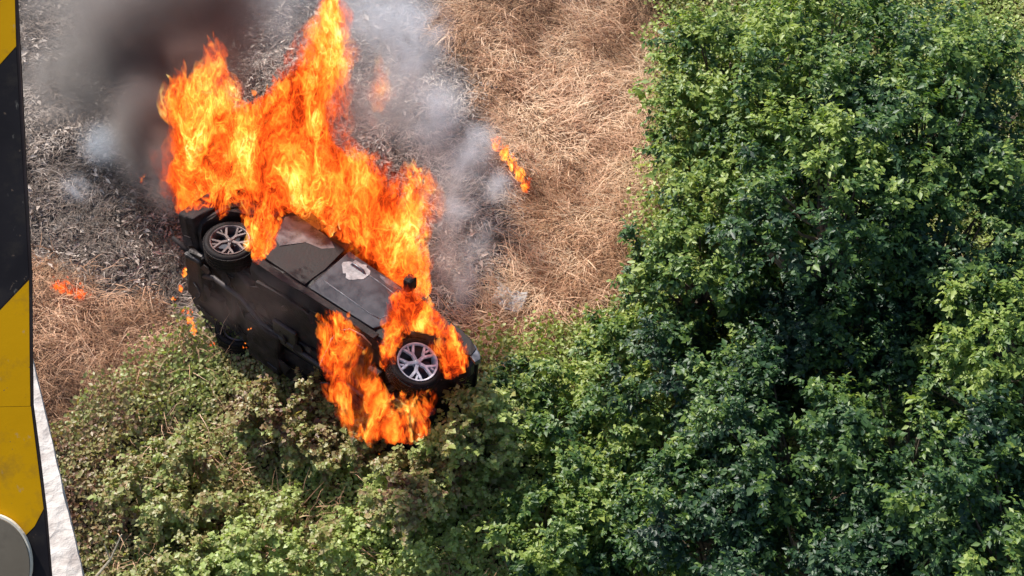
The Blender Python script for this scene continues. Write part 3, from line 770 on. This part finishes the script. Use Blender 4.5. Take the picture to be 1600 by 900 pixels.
# ------------------------------------------------------------------ flames
def mat_flame(name, strength=1.0, gaps=False):
    """glowing gas: every sheet adds its light and only partly hides what lies behind it"""
    t = NT(name)
    geo = t.n('ShaderNodeNewGeometry'); pos = geo.outputs['Position']
    st_ = t.mapping(pos, (1, .42, .48))
    warp = t.noise(st_, 2.6, 3, .55)
    v = t.n('ShaderNodeVectorMath'); v.operation = 'MULTIPLY_ADD'
    t.t.links.new(warp.outputs['Color'], v.inputs[0]); v.inputs[1].default_value = (.6, .6, .6); t.t.links.new(st_, v.inputs[2])
    n1 = t.noise(v.outputs[0], 6.0, 2.5, .55, 0.5)
    n3 = t.noise(v.outputs[0], 13, 2, .5, 0.4)
    n2 = t.noise(v.outputs[0], 2.2, 3, .5)
    ridge = t.math('SUBTRACT', 1.0, t.math('MULTIPLY', t.math('ABSOLUTE', t.math('SUBTRACT', n1.outputs[0], .5)), 7.0), clamp=True)
    ridge3 = t.math('SUBTRACT', 1.0, t.math('MULTIPLY', t.math('ABSOLUTE', t.math('SUBTRACT', n3.outputs[0], .5)), 8.0), clamp=True)
    fil = t.math('MAXIMUM', ridge, t.math('MULTIPLY', ridge3, .75))
    heat = t.attr('heat'); rnd = geo.outputs['Random Per Island']
    f = t.math('ADD', heat, t.math('MULTIPLY', t.math('SUBTRACT', fil, .33), .80))
    f = t.math('ADD', f, t.math('MULTIPLY', t.math('SUBTRACT', n2.outputs[0], .5), 1.5))
    f = t.math('ADD', f, t.math('MULTIPLY', t.math('SUBTRACT', rnd, .5), .2), clamp=True)
    lw = t.n('ShaderNodeLayerWeight'); lw.inputs[0].default_value = .5
    soft = t.math('SUBTRACT', 1.0, t.math('POWER', lw.outputs['Facing'], .8), clamp=True)
    col = t.ramp(f, [(0.0, (.30, .02, .004)), (.25, (.95, .085, .008)), (.45, (1.0, .20, .016)), (.65, (1.0, .40, .055)), (.80, (1.0, .68, .20)), (1.0, (1.0, .95, .60))])
    a = t.math('MULTIPLY', t.attr('dense'), soft, clamp=True)
    a = t.math('MULTIPLY', a, t.mapr(fil, 0, .8, .40, 1.0))
    if gaps:
        n4 = t.noise(v.outputs[0], 3.4, 3, .6)
        a = t.math('MULTIPLY', a, t.mapr(n4.outputs[0], .46, .56, 0.04, 1.0))
    em = t.n('ShaderNodeEmission'); t.t.links.new(col, em.inputs[0])
    t.set(em.inputs[1], t.math('MULTIPLY', a, t.mapr(f, 0, 1, .34 * strength, 1.5 * strength)))
    tr = t.n('ShaderNodeBsdfTransparent')
    k = t.math('SUBTRACT', 1.0, t.math('MULTIPLY', a, .52))
    cc = t.n('ShaderNodeCombineColor')
    for i_ in range(3): t.set(cc.inputs[i_], k)
    t.t.links.new(cc.outputs[0], tr.inputs['Color'])
    ad = t.n('ShaderNodeAddShader')
    t.t.links.new(tr.outputs[0], ad.inputs[0]); t.t.links.new(em.outputs[0], ad.inputs[1])
    return t.surf(ad.outputs[0])
M['flame'] = mat_flame('flame', 1.0)
M['flame_broken'] = mat_flame('broken_flame', 0.95, True)

def in_poly(px, py, poly):
    c = np.zeros(len(px), bool); n = len(poly)
    for i in range(n):
        x0, y0 = poly[i]; x1, y1 = poly[(i + 1) % n]
        m = (y0 > py) != (y1 > py)
        c ^= m & (px < (x1 - x0) * (py - y0) / (y1 - y0 + 1e-9) + x0)
    return c
def edge_dist(px, py, poly):
    d = np.full(len(px), 1e9); n = len(poly)
    for i in range(n):
        a = np.array(poly[i], float); b = np.array(poly[(i + 1) % n], float); ab = b - a
        t_ = np.clip(((px - a[0]) * ab[0] + (py - a[1]) * ab[1]) / (ab @ ab), 0, 1)
        d = np.minimum(d, np.hypot(px - a[0] - ab[0] * t_, py - a[1] - ab[1] * t_))
    return d
NR, NS = 7, 7
def tongues(n, poly, depth, length, width, lean=0.0, hot=(0.35, 0.25), dense=0.75, seed=1, core=90.0, wild=.35, cool=0.0):
    """flame tongues filling a region of the fire; returns verts, faces, heat, dense"""
    rg = np.random.default_rng(seed)
    xs = [p[0] for p in poly]; ys = [p[1] for p in poly]
    X0 = rg.uniform(min(xs), max(xs), n * 6); Y0 = rg.uniform(min(ys), max(ys), n * 6)
    k = in_poly(X0, Y0, poly); X0 = X0[k][:n]; Y0 = Y0[k][:n]; n = len(X0)
    D = rg.uniform(*depth, n) if not callable(depth) else depth(X0, Y0, rg)
    L = rg.uniform(*length, n)
    le = (lean(X0, Y0) if callable(lean) else lean) + rg.normal(size=n) * wild
    for _ in range(5):                                   # keep tips inside the body of the fire
        tx = X0 + np.sin(le) * L * 150; ty = Y0 - np.cos(le) * L * 150
        bad = ~in_poly(tx, ty, poly); L = np.where(bad, L * .72, L)
    kk = L > .42 * length[0]
    X0, Y0, D, L, le = X0[kk], Y0[kk], D[kk], L[kk], le[kk]; n = len(X0)
    ed = edge_dist(X0, Y0, poly)
    ddx = (X0 - 800) / FPX; ddy = (450 - Y0) / FPX
    base = np.array(CP)[None] + (np.array(CR)[None] * ddx[:, None] + np.array(CU)[None] * ddy[:, None] - np.array(CB)[None]) * D[:, None]
    up = np.array([0, .10, 1.0]); side = np.array([1.0, 0, 0]); back = np.array([0, 1.0, 0])
    axd = unit(up[None] * np.cos(le)[:, None] + side[None] * np.sin(le)[:, None] + back[None] * (rg.normal(size=n) * .25)[:, None])
    s1 = unit(np.cross(axd, rg.normal(size=(n, 3)))); s2 = np.cross(axd, s1)
    W = rg.uniform(*width, n) * np.clip(L / np.mean(length), .45, 1.2)
    tt = np.linspace(0, 1, NR)
    prof = (np.sin(np.pi * np.clip(tt, .0, 1) ** .62) + .10 * (1 - tt)) ; prof[0] = .10; prof[-1] = .02
    ph = rg.uniform(0, 6.28, (n, 2)); fr = rg.uniform(3, 6.5, (n, 2)); amp = rg.uniform(.05, .16, (n, 2))
    V = []; H = []; DD = []
    for i, q in enumerate(tt):
        c_ = base + axd * (q * L)[:, None] + s1 * (amp[:, 0] * L * q * np.sin(ph[:, 0] + fr[:, 0] * q))[:, None] + s2 * (amp[:, 1] * L * q * np.sin(ph[:, 1] + fr[:, 1] * q))[:, None]
        for j in range(NS):
            a = 2 * math.pi * j / NS + q * 1.2
            V.append(c_ + (s1 * math.cos(a) + s2 * math.sin(a) * .7) * (W * prof[i])[:, None])
            H.append(hot[0] + hot[1] * np.clip(ed / core, 0, 1) - .26 * q ** 2 - cool * sstep(350, 185, Y0) * sstep(560, 430, X0))
            DD.append(np.full(n, dense) - .62 * dense * q ** 1.6 - .25 * dense * np.clip(1 - ed / 14, 0, 1))
    V = np.stack(V, 1); H = np.stack(H, 1); DD = np.stack(DD, 1)
    f = []
    for i in range(NR - 1):
        for j in range(NS):
            f.append((i * NS + j, i * NS + (j + 1) % NS, (i + 1) * NS + (j + 1) % NS, (i + 1) * NS + j))
    F = np.array(f)[None] + (np.arange(n) * NR * NS)[:, None, None]
    return V.reshape(-1, 3), F.reshape(-1, 4), H.ravel(), DD.ravel()
def fire(name, layers, mat, label, cat='fire'):
    Vs, Fs, Hs, Ds = [], [], [], []; off = 0
    for kw in layers:
        v, f, h, d = tongues(**kw); Vs.append(v); Fs.append(f + off); Hs.append(h); Ds.append(d); off += len(v)
    me = np_mesh(name, np.concatenate(Vs), np.concatenate(Fs), True, {'heat': np.concatenate(Hs), 'dense': np.concatenate(Ds)})
    o = link(name, me, mat); tag(o, label, cat, kind='stuff'); return o
MAINP = [(285, 352), (270, 320), (265, 260), (275, 215), (264, 185), (275, 150), (292, 140), (312, 165), (328, 140), (345, 130), (362, 140), (384, 150), (412, 145), (430, 118), (470, 95), (495, 70), (505, 15), (512, -30), (528, -20), (536, 60), (532, 105), (512, 150), (505, 190), (540, 235), (572, 240), (600, 268), (628, 290), (640, 272), (676, 262), (664, 300), (648, 335), (666, 370), (672, 430), (668, 480), (700, 500), (724, 545), (726, 585), (700, 585), (640, 520), (608, 520), (622, 470), (600, 430), (560, 398), (520, 376), (480, 352), (442, 340), (436, 380), (402, 412), (392, 372), (372, 350), (340, 352), (318, 366)]
CORE = [(290, 345), (280, 250), (296, 180), (330, 155), (400, 160), (440, 140), (505, 140), (510, 200), (560, 262), (625, 310), (650, 390), (655, 440), (640, 470), (610, 430), (560, 385), (500, 350), (440, 325), (420, 380), (400, 390), (380, 345), (330, 340)]
def lean_main(x, y): return np.interp(x, [260, 330, 420, 520, 600, 680], [.05, -.05, .22, .10, -.12, .25])
def depth_main(x, y, rg):      # the fire stands behind the upturned side of the car
    return 15.55 - (x - 300) * .0022 + rg.uniform(0, 1.1, len(x)) + .2
fire('car_fire', [
  dict(n=900, poly=MAINP, depth=depth_main, length=(.22, .55), width=(.05, .11), lean=lean_main, hot=(.36, .45), dense=.80, seed=3, cool=1.25),
  dict(n=700, poly=CORE, depth=depth_main, length=(.25, .6), width=(.07, .15), lean=lean_main, hot=(.78, .30), dense=1.2, seed=4, cool=1.55),
  dict(n=240, poly=[(262, 330), (250, 200), (255, 160), (290, 120), (330, 110), (360, 120), (385, 150), (430, 110), (490, 20), (510, -40), (540, -30), (548, 110), (520, 200), (610, 240), (680, 250), (672, 330), (690, 450), (660, 500), (560, 390), (440, 330), (330, 340)], depth=depth_main, length=(.35, .8), width=(.10, .20), lean=lean_main, hot=(.12, .30), dense=.34, seed=24, core=80, cool=1.1),
  dict(n=90, poly=[(374, 335), (442, 330), (440, 372), (428, 392), (408, 414), (396, 412), (392, 372)], depth=(14.75, 15.05), length=(.15, .4), width=(.03, .07), lean=.0, hot=(.5, .25), dense=.95, seed=14, core=20, wild=.15),
  dict(n=260, poly=[(430, 200), (440, 130), (470, 95), (498, 70), (508, 0), (514, -40), (530, -20), (537, 60), (530, 110), (510, 160), (500, 210)], depth=(16.2, 16.9), length=(.25, .55), width=(.05, .10), lean=.2, hot=(.32, .25), dense=.8, seed=5, core=40),
  dict(n=80, poly=[(262, 200), (258, 130), (266, 95), (290, 85), (310, 110), (322, 70), (335, 30), (352, 60), (366, 120), (385, 190), (330, 220)], depth=(16.2, 16.9), length=(.35, .75), width=(.09, .16), lean=0, hot=(-.20, .16), dense=.62, seed=36, core=40, wild=.2),
  dict(n=40, poly=[(575, 200), (572, 150), (585, 90), (600, 70), (612, 110), (606, 170), (598, 205)], depth=(16.6, 17.0), length=(.25, .5), width=(.07, .12), lean=.1, hot=(-.1, .15), dense=.07, seed=34, core=30),
], M['flame'], 'tall roaring orange and yellow flames pouring from the cabin of the overturned car')
fire('front_wheel_fire', [
  dict(n=310, poly=[(598, 590), (594, 530), (606, 500), (612, 455), (640, 440), (690, 490), (722, 520), (734, 588), (690, 596), (688, 530), (650, 520), (620, 540), (612, 590)], depth=(14.45, 14.75), length=(.14, .34), width=(.035, .075), hot=(.36, .38), dense=.8, seed=8, core=26, lean=.05),
], M['flame'], 'flames wrapped round the front wheel and the bare fender edge of the car')
fire('underbody_fire', [
  dict(n=430, poly=[(496, 486), (528, 482), (565, 512), (590, 580), (612, 625), (606, 670), (580, 704), (535, 665), (508, 600), (500, 550)], depth=(14.2, 14.6), length=(.14, .40), width=(.035, .08), hot=(.28, .42), dense=.78, seed=9, core=34),
  dict(n=190, poly=[(590, 612), (684, 604), (676, 660), (662, 696), (600, 696)], depth=(14.0, 14.3), length=(.12, .28), width=(.03, .06), hot=(.28, .30), dense=.72, seed=10, core=26),
], M['flame_broken'], 'flames licking down the exposed underside behind the front wheel')
# low fires in the grass
def ground_fire(name, pts, n, size, label, hot=(.34, .2), seed=20):
    rg = np.random.default_rng(seed); layers = []
    for i, (px, py, rx, ry) in enumerate(pts):
        g_ = on_ground(px, py, .12); d = (g_ - CP).dot(-CB)
        poly = [(px + rx * math.cos(a) - 0, py + ry * math.sin(a)) for a in np.linspace(0, 2 * math.pi, 10, endpoint=False)]
        layers.append(dict(n=n, poly=poly, depth=(d - .10, d + .05), length=size, width=(size[0] * .12, size[1] * .20), hot=hot, dense=.75, seed=seed + i, core=min(rx, ry), wild=.5))
    return fire(name, layers, M['flame'], label)
ground_fire('grass_fire', [(776, 226, 9, 12), (788, 240, 9, 14), (800, 256, 9, 15), (812, 272, 9, 15), (822, 290, 9, 14)], 60, (.10, .28), 'narrow line of orange flames advancing into the dry grass', (.18, .18))
ground_fire('grass_fire', [(110, 452, 26, 20), (90, 445, 14, 12), (130, 462, 12, 10)], 30, (.08, .22), 'small fire in the dry grass beside the striped board', (.36, .2), 30)
ground_fire('bramble_glow', [(560, 700, 22, 12), (610, 712, 22, 12), (648, 728, 14, 8)], 16, (.05, .16), 'scattered small flames added for the orange glow on the brambles under the car', (.2, .2), 50)  # tiny flames added to give the brambles their ember-lit glow
ground_fire('grass_fire', [(224, 284, 5, 14)], 14, (.08, .2), 'single small flame alone on the burnt slope', (.35, .2), 40)
def car_spots(name, pts, n, label, seed, hot=(.42, .3)):
    layers = []
    for i, (px, py, d, rx, ry) in enumerate(pts):
        poly = [(px + rx * math.cos(a), py + ry * math.sin(a)) for a in np.linspace(0, 2 * math.pi, 9, endpoint=False)]
        layers.append(dict(n=n, poly=poly, depth=(d - .06, d + .06), length=(.05, .14), width=(.012, .03), hot=hot, dense=.9, seed=seed + i, core=8, wild=.5))
    return fire(name, layers, M['flame'], label)
car_spots('bumper_fire', [(289, 425, 15.8, 5, 12), (281, 450, 15.9, 5, 8), (290, 487, 16.0, 12, 8), (300, 500, 16.0, 9, 12), (303, 516, 16.0, 5, 12), (272, 466, 16.0, 6, 5)], 12, 'broken line of small flames along the rear bumper of the car', 60)
car_spots('small_flame', [(332, 536, 15.7, 7, 5)], 9, 'small flame low on the rear underside nearest the rear bumper', 70)
car_spots('small_flame', [(383, 541, 15.6, 5, 5), (390, 515, 15.6, 3, 3)], 7, 'tiny bright flame under the middle of the car', 72)

# ------------------------------------------------------------------ smoke
def mat_smoke(name, color, dens, nscale=1.6, absorb=(0, 0, 0), lo=.42, hi=.62):
    t = NT(name)
    co = t.coord('Object')
    ln = t.n('ShaderNodeVectorMath'); ln.operation = 'LENGTH'; t.t.links.new(co, ln.inputs[0])
    fall = t.math('POWER', t.mapr(ln.outputs['Value'], 1.0, .05, 0, 1, 'SMOOTHSTEP'), 1.4)
    pos = t.n('ShaderNodeNewGeometry').outputs['Position']
    n = t.noise(pos, nscale, 5, .58, 1.0)
    d = t.math('MULTIPLY', fall, t.mapr(n.outputs[0], lo, hi, .08, 1.0))
    pv = t.n('ShaderNodeVolumePrincipled')
    pv.inputs['Color'].default_value = (*color, 1)
    t.set(pv.inputs['Density'], t.math('MULTIPLY', d, dens))
    pv.inputs['Anisotropy'].default_value = .1
    t.t.links.new(pv.outputs[0], t.out.inputs['Volume'])
    t.m.cycles.volume_step_rate = 0.9
    return t.m
M['smoke_dark'] = mat_smoke('dark_smoke', (.32, .27, .255), 7.5, 1.1, lo=.26, hi=.62)
M['smoke_brown'] = mat_smoke('brown_smoke', (.50, .46, .43), 5.5, 1.2, lo=.30, hi=.62)
M['smoke_soot'] = mat_smoke('sooty_smoke', (.26, .20, .18), 3.2, 1.8)
M['smoke_thin'] = mat_smoke('faint_smoke', (.50, .40, .37), .9, 1.6)
M['smoke_grey'] = mat_smoke('grey_smoke', (.72, .73, .75), 1.5, 1.5, lo=.36, hi=.64)
M['smoke_white'] = mat_smoke('white_smoke', (.86, .92, 1.0), 4.6, 2.2, lo=.38, hi=.66)
bm = bmesh.new(); bmesh.ops.create_icosphere(bm, subdivisions=3, radius=1.0)
puff = bpy.data.meshes.new('smoke_puff'); bm.to_mesh(puff); bm.free()
def smoke(px, py, depth, r, mat, label, tilt=0):
    me = puff.copy(); me.materials.append(M[mat])
    o = bpy.data.objects.new('smoke_puff', me); C.objects.link(o)
    o.location = at(px, py, depth); o.scale = r; o.rotation_euler = (0, R(tilt), 0)
    tag(o, label, 'smoke', kind='stuff')
DS = 'dark brown smoke boiling off the top left of the fire'
for a in [(305, 50, 17.0, (.95, .6, 1.45)), (345, -20, 17.0, (.85, .6, 1.3)), (235, 70, 17.2, (1.1, .6, 1.5)), (240, 200, 17.0, (.6, .5, 1.0))]:
    smoke(*a, 'smoke_dark', DS)
smoke(305, 95, 15.9, (.60, .3, .65), 'smoke_soot', 'brown smoke rolling across the left tips of the flames')
smoke(365, 140, 15.8, (.32, .25, .35), 'smoke_soot', 'brown smoke rolling across the left tips of the flames')
smoke(390, 470, 14.6, (.75, .35, .5), 'smoke_thin', 'faint brown smoke hanging over the sooty underside of the car')
BS = 'thin brown smoke trailing left of the fire over the burnt slope'
for a in [(190, 90, 17.3, (1.0, .6, 1.1)), (225, 220, 17.1, (.60, .5, 1.0)), (150, 10, 17.6, (1.2, .7, .9)), (262, 270, 16.8, (.36, .4, .8)), (110, 130, 17.6, (1.0, .5, .9))]:
    smoke(*a, 'smoke_brown', BS)
GS = 'grey smoke hanging between the fire and the dry grass'
for a in [(440, 40, 17.5, (.85, .6, 1.1)), (560, 60, 17.5, (.9, .6, 1.1)), (430, -30, 17.9, (1.3, .6, .9)), (565, 180, 16.9, (.75, .5, .8)), (625, 150, 17.0, (.6, .5, 1.0)), (685, 300, 16.5, (.42, .4, 1.0)), (700, 410, 16.2, (.36, .35, .8))]:
    smoke(*a, 'smoke_grey', GS)
WS = 'bluish white smoke curling up from the edge of the burnt grass'
for a in [(650, 80, 17.6, (.55, .4, 1.0), 15), (680, 180, 17.2, (.50, .4, .85), 20), (600, 20, 17.9, (.7, .5, .8), 0), (735, 240, 16.9, (.42, .35, .60), 30), (715, 320, 16.7, (.34, .3, .7), 15), (745, 385, 16.5, (.24, .25, .55), 15), (165, 225, 17.2, (.45, .3, .42), 0), (118, 295, 16.9, (.28, .2, .3), 0), (725, 450, 16.1, (.24, .2, .45), 10), (775, 290, 16.7, (.26, .3, .36), 30)]:
    smoke(*a[:4], 'smoke_white', WS, a[4])

# ------------------------------------------------------------------ striped board and concrete parapet in the foreground
def mat_paint(name, c0, c1, rough=.45):
    """flat paint with grime, faint vertical scuffs and chips"""
    t = NT(name); co = t.coord()
    n = t.noise(co, 9, 5, .6); sc = t.noise(t.mapping(co, (90, 90, 7)), 1.0, 4, .6); ch = t.noise(co, 130, 3, .5); gr = t.noise(co, 24, 6, .7)
    col = t.ramp(n.outputs[0], [(.3, c0), (.7, c1)])
    col = t.mix(t.mapr(gr.outputs[0], .50, .72, 0, .45), col, (.05, .04, .03))
    col = t.mix(t.mapr(sc.outputs[0], .66, .74, 0, .35), col, (.30, .27, .22))
    col = t.mix(t.mapr(ch.outputs[0], .71, .73, 0, .8), col, (.10, .07, .05))
    p = t.principled(Base_Color=col, Roughness=t.mapr(n.outputs[0], .3, .7, rough, rough + .15), Specular_IOR_Level=.06, Normal=t.bump(gr.outputs[0], .1, .002))
    return t.surf(p.outputs[0])
M['yellow'] = mat_paint('yellow_paint', (.50, .245, .001), (.57, .285, .002))
M['black'] = mat_paint('black_paint', (.012, .010, .011), (.022, .019, .020))
M['edge'] = mat_paint('board_edge', (.05, .03, .025), (.09, .06, .05), .6)
M['grey_disc'] = mat_paint('grey_rubber', (.13, .105, .075), (.18, .148, .108), .85)
M['white_rim'] = mat_paint('pale_rim', (.65, .58, .45), (.8, .74, .62), .5)
t = NT('rough_concrete'); co = t.coord()
n1 = t.noise(co, 28, 6, .65); n2 = t.noise(co, 90, 4, .6); vv = t.n('ShaderNodeTexVoronoi'); vv.inputs['Scale'].default_value = 55; t.t.links.new(co, vv.inputs['Vector'])
c = t.ramp(n1.outputs[0], [(.3, (.26, .22, .20)), (.55, (.46, .42, .39)), (.75, (.56, .52, .49))])
p = t.principled(Base_Color=c, Roughness=.95, Specular_IOR_Level=.2, Normal=t.bump(t.math('ADD', t.math('ADD', n1.outputs[0], n2.outputs[0]), vv.outputs['Distance']), .8, .006))
M['concrete'] = t.surf(p.outputs[0])
BD = 1.55
board = empty('striped_board', at(0, 450, BD)); tag(board, 'yellow and black striped hazard board along the left edge', 'hazard board')
bpy.context.view_layer.update()
def panel(name, pix, d0, th, mat, parent=board, bev=0):
    """polygon lying in the board's plane, with thickness away from the viewer"""
    inv = Matrix.Translation(-board.location)
    A = [inv @ at(x, y, d0) for x, y in pix]; B = [inv @ at(x, y, d0) + (-CB) * th for x, y in pix]
    bm = bmesh.new(); va = [bm.verts.new(p) for p in A]; vb = [bm.verts.new(p) for p in B]; n = len(va)
    bm.faces.new(va); bm.faces.new(vb[::-1])
    for i in range(n): bm.faces.new((va[i], vb[i], vb[(i + 1) % n], va[(i + 1) % n]))
    return bm_obj(name, bm, mat, parent, bevel=bev)
XL = -620
panel('backing_plate', [(XL, -260), (8, -260), (27, 0), (49, 430), (50, 556), (51, 633), (60, 700), (72, 800), (80, 900), (104, 1150), (XL, 1150)], BD, .004, M['edge'])
def stripe(pix, mat, label=None, d=BD - .0012):
    o = panel('stripe', pix, d, .0008, mat)
    return o
sl = lambda x: -1.03 * x                       # slope of the stripes
stripe([(XL, 735), (XL, 350), (0, -290), (3, -255), (23, 0), (25, 72), (0, 100)], M['yellow'])
stripe([(XL, 739), (0, 103), (25, 75), (45, 434), (0, 482), (XL, 1120)], M['black'])
o = stripe([(XL, 1124), (0, 485), (45, 438), (46, 556), (47.2, 634.4), (XL, 632.5), (XL, 1124)][:5] + [(0, 635.4), (XL, 1140)], M['yellow'])
stripe([(XL, 1146), (0, 636), (48, 635), (56, 700), (68, 795), (54, 822), (0, 878), (XL, 1148)], M['yellow'])
stripe([(0, 881), (54, 825), (68.5, 798), (78, 900), (101, 1148), (-250, 1148)], M['black'])
disc = [(0 + 56 * math.cos(a), 868 + 62 * math.sin(a)) for a in np.linspace(-math.pi, math.pi, 40, endpoint=False)]
bump_ = empty('grey_reflector', at(-20, 880, BD - .008)); bpy.data.objects.remove(bump_)
panel('round_pad_rim', [(-17 + 66 * math.cos(a), 882 + 79 * math.sin(a)) for a in np.linspace(-math.pi, math.pi, 48, endpoint=False)], BD - .008, .006, M['white_rim'])
panel('round_pad', [(-18.5 + 64.5 * math.cos(a), 884.5 + 77 * math.sin(a)) for a in np.linspace(-math.pi, math.pi, 48, endpoint=False)], BD - .0105, .010, M['grey_disc'], bev=.0015)
# parapet: a rough concrete coping on a wall face
def level_pt(px, py, z):
    d = ray(px, py); return CP + d * ((z - CAM_H) / d.z)
PZ = CAM_H - 1.42
r0 = level_pt(50, 560, PZ); r1 = level_pt(131, 905, PZ)
dirn = (r0 - r1).normalized(); inn = Vector((-dirn.y, dirn.x, 0)); inn = inn if inn.x < 0 else -inn
A = r1 - dirn * 1.4; B = r0 + dirn * .9
bm = bmesh.new()
NL, NW = 150, 14
def wp(i, j, z, jit=True):
    p = A.lerp(B, i / NL) + inn * (.30 * j / NW)
    n_ = float(fbm(np.array([[p.x, p.y, 0]]), 30, 5, 3)[0]) - .5
    e = (n_ * .004 if j == 0 else 0) if jit else 0
    return Vector((p.x, p.y, z)) + inn * e + Vector((0, 0, n_ * .002 if jit else 0))
G = [[bm.verts.new(wp(i, j, PZ)) for j in range(NW + 1)] for i in range(NL + 1)]
for i in range(NL):
    for j in range(NW): bm.faces.new((G[i][j], G[i + 1][j], G[i + 1][j + 1], G[i][j + 1]))
Lo = [bm.verts.new(wp(i, 0, PZ - .12, False)) for i in range(NL + 1)]; Lb = [bm.verts.new(wp(i, NW, PZ - .12, False)) for i in range(NL + 1)]
for i in range(NL):
    bm.faces.new((G[i][0], Lo[i], Lo[i + 1], G[i + 1][0])); bm.faces.new((G[i][NW], G[i + 1][NW], Lb[i + 1], Lb[i])); bm.faces.new((Lo[i], Lb[i], Lb[i + 1], Lo[i + 1]))
bm.faces.new([G[0][j] for j in range(NW + 1)] + [Lb[0], Lo[0]]); bm.faces.new([G[NL][j] for j in range(NW, -1, -1)] + [Lo[NL], Lb[NL]])
par = bm_obj('concrete_parapet', bm, M['concrete']); tag(par, 'pale rough concrete coping strip running behind the striped board', 'parapet')
bm = bmesh.new()
q = [A + inn * .03, B + inn * .03, B + inn * .27, A + inn * .27]
va = [bm.verts.new((p.x, p.y, PZ - .121)) for p in q]; vb = [bm.verts.new((p.x, p.y, PZ - 1.5)) for p in q]
bm.faces.new(va); bm.faces.new(vb[::-1])
for i in range(4): bm.faces.new((va[i], vb[i], vb[(i + 1) % 4], va[(i + 1) % 4]))
bm_obj('wall_face', bm, M['concrete'], par)

# ------------------------------------------------------------------ pale rag at the edge of the burnt grass
M['rag'] = mat_simple('pale_cloth', (.38, .37, .35), (.58, .57, .55), 10, (.8, .9), 0, .4, .01)
g_ = on_ground(797, 468, .04)
bm = bmesh.new(); bmesh.ops.create_grid(bm, x_segments=22, y_segments=14, size=.5)
for v in bm.verts:
    p = np.array([[v.co.x * 3, v.co.y * 3, 1.0]])
    v.co.z = float(fbm(p, 1.6, 150, 3)[0]) * .26 - .08; v.co.x *= .62 + .25 * float(fbm(p, .8, 160, 2)[0]); v.co.y *= .36 + .3 * float(fbm(p, 1.1, 161, 2)[0])
r_ = bmesh.ops.solidify(bm, geom=bm.faces[:], thickness=.012)
rag = bm_obj('crumpled_rag', bm, M['rag'], None, True); rag.location = g_; rag.rotation_euler = (R(20), 0, R(-25)); rag.scale = (.5, .5, .5)
tag(rag, 'crumpled whitish cloth lying where the burnt ground meets the dry grass', 'rag')
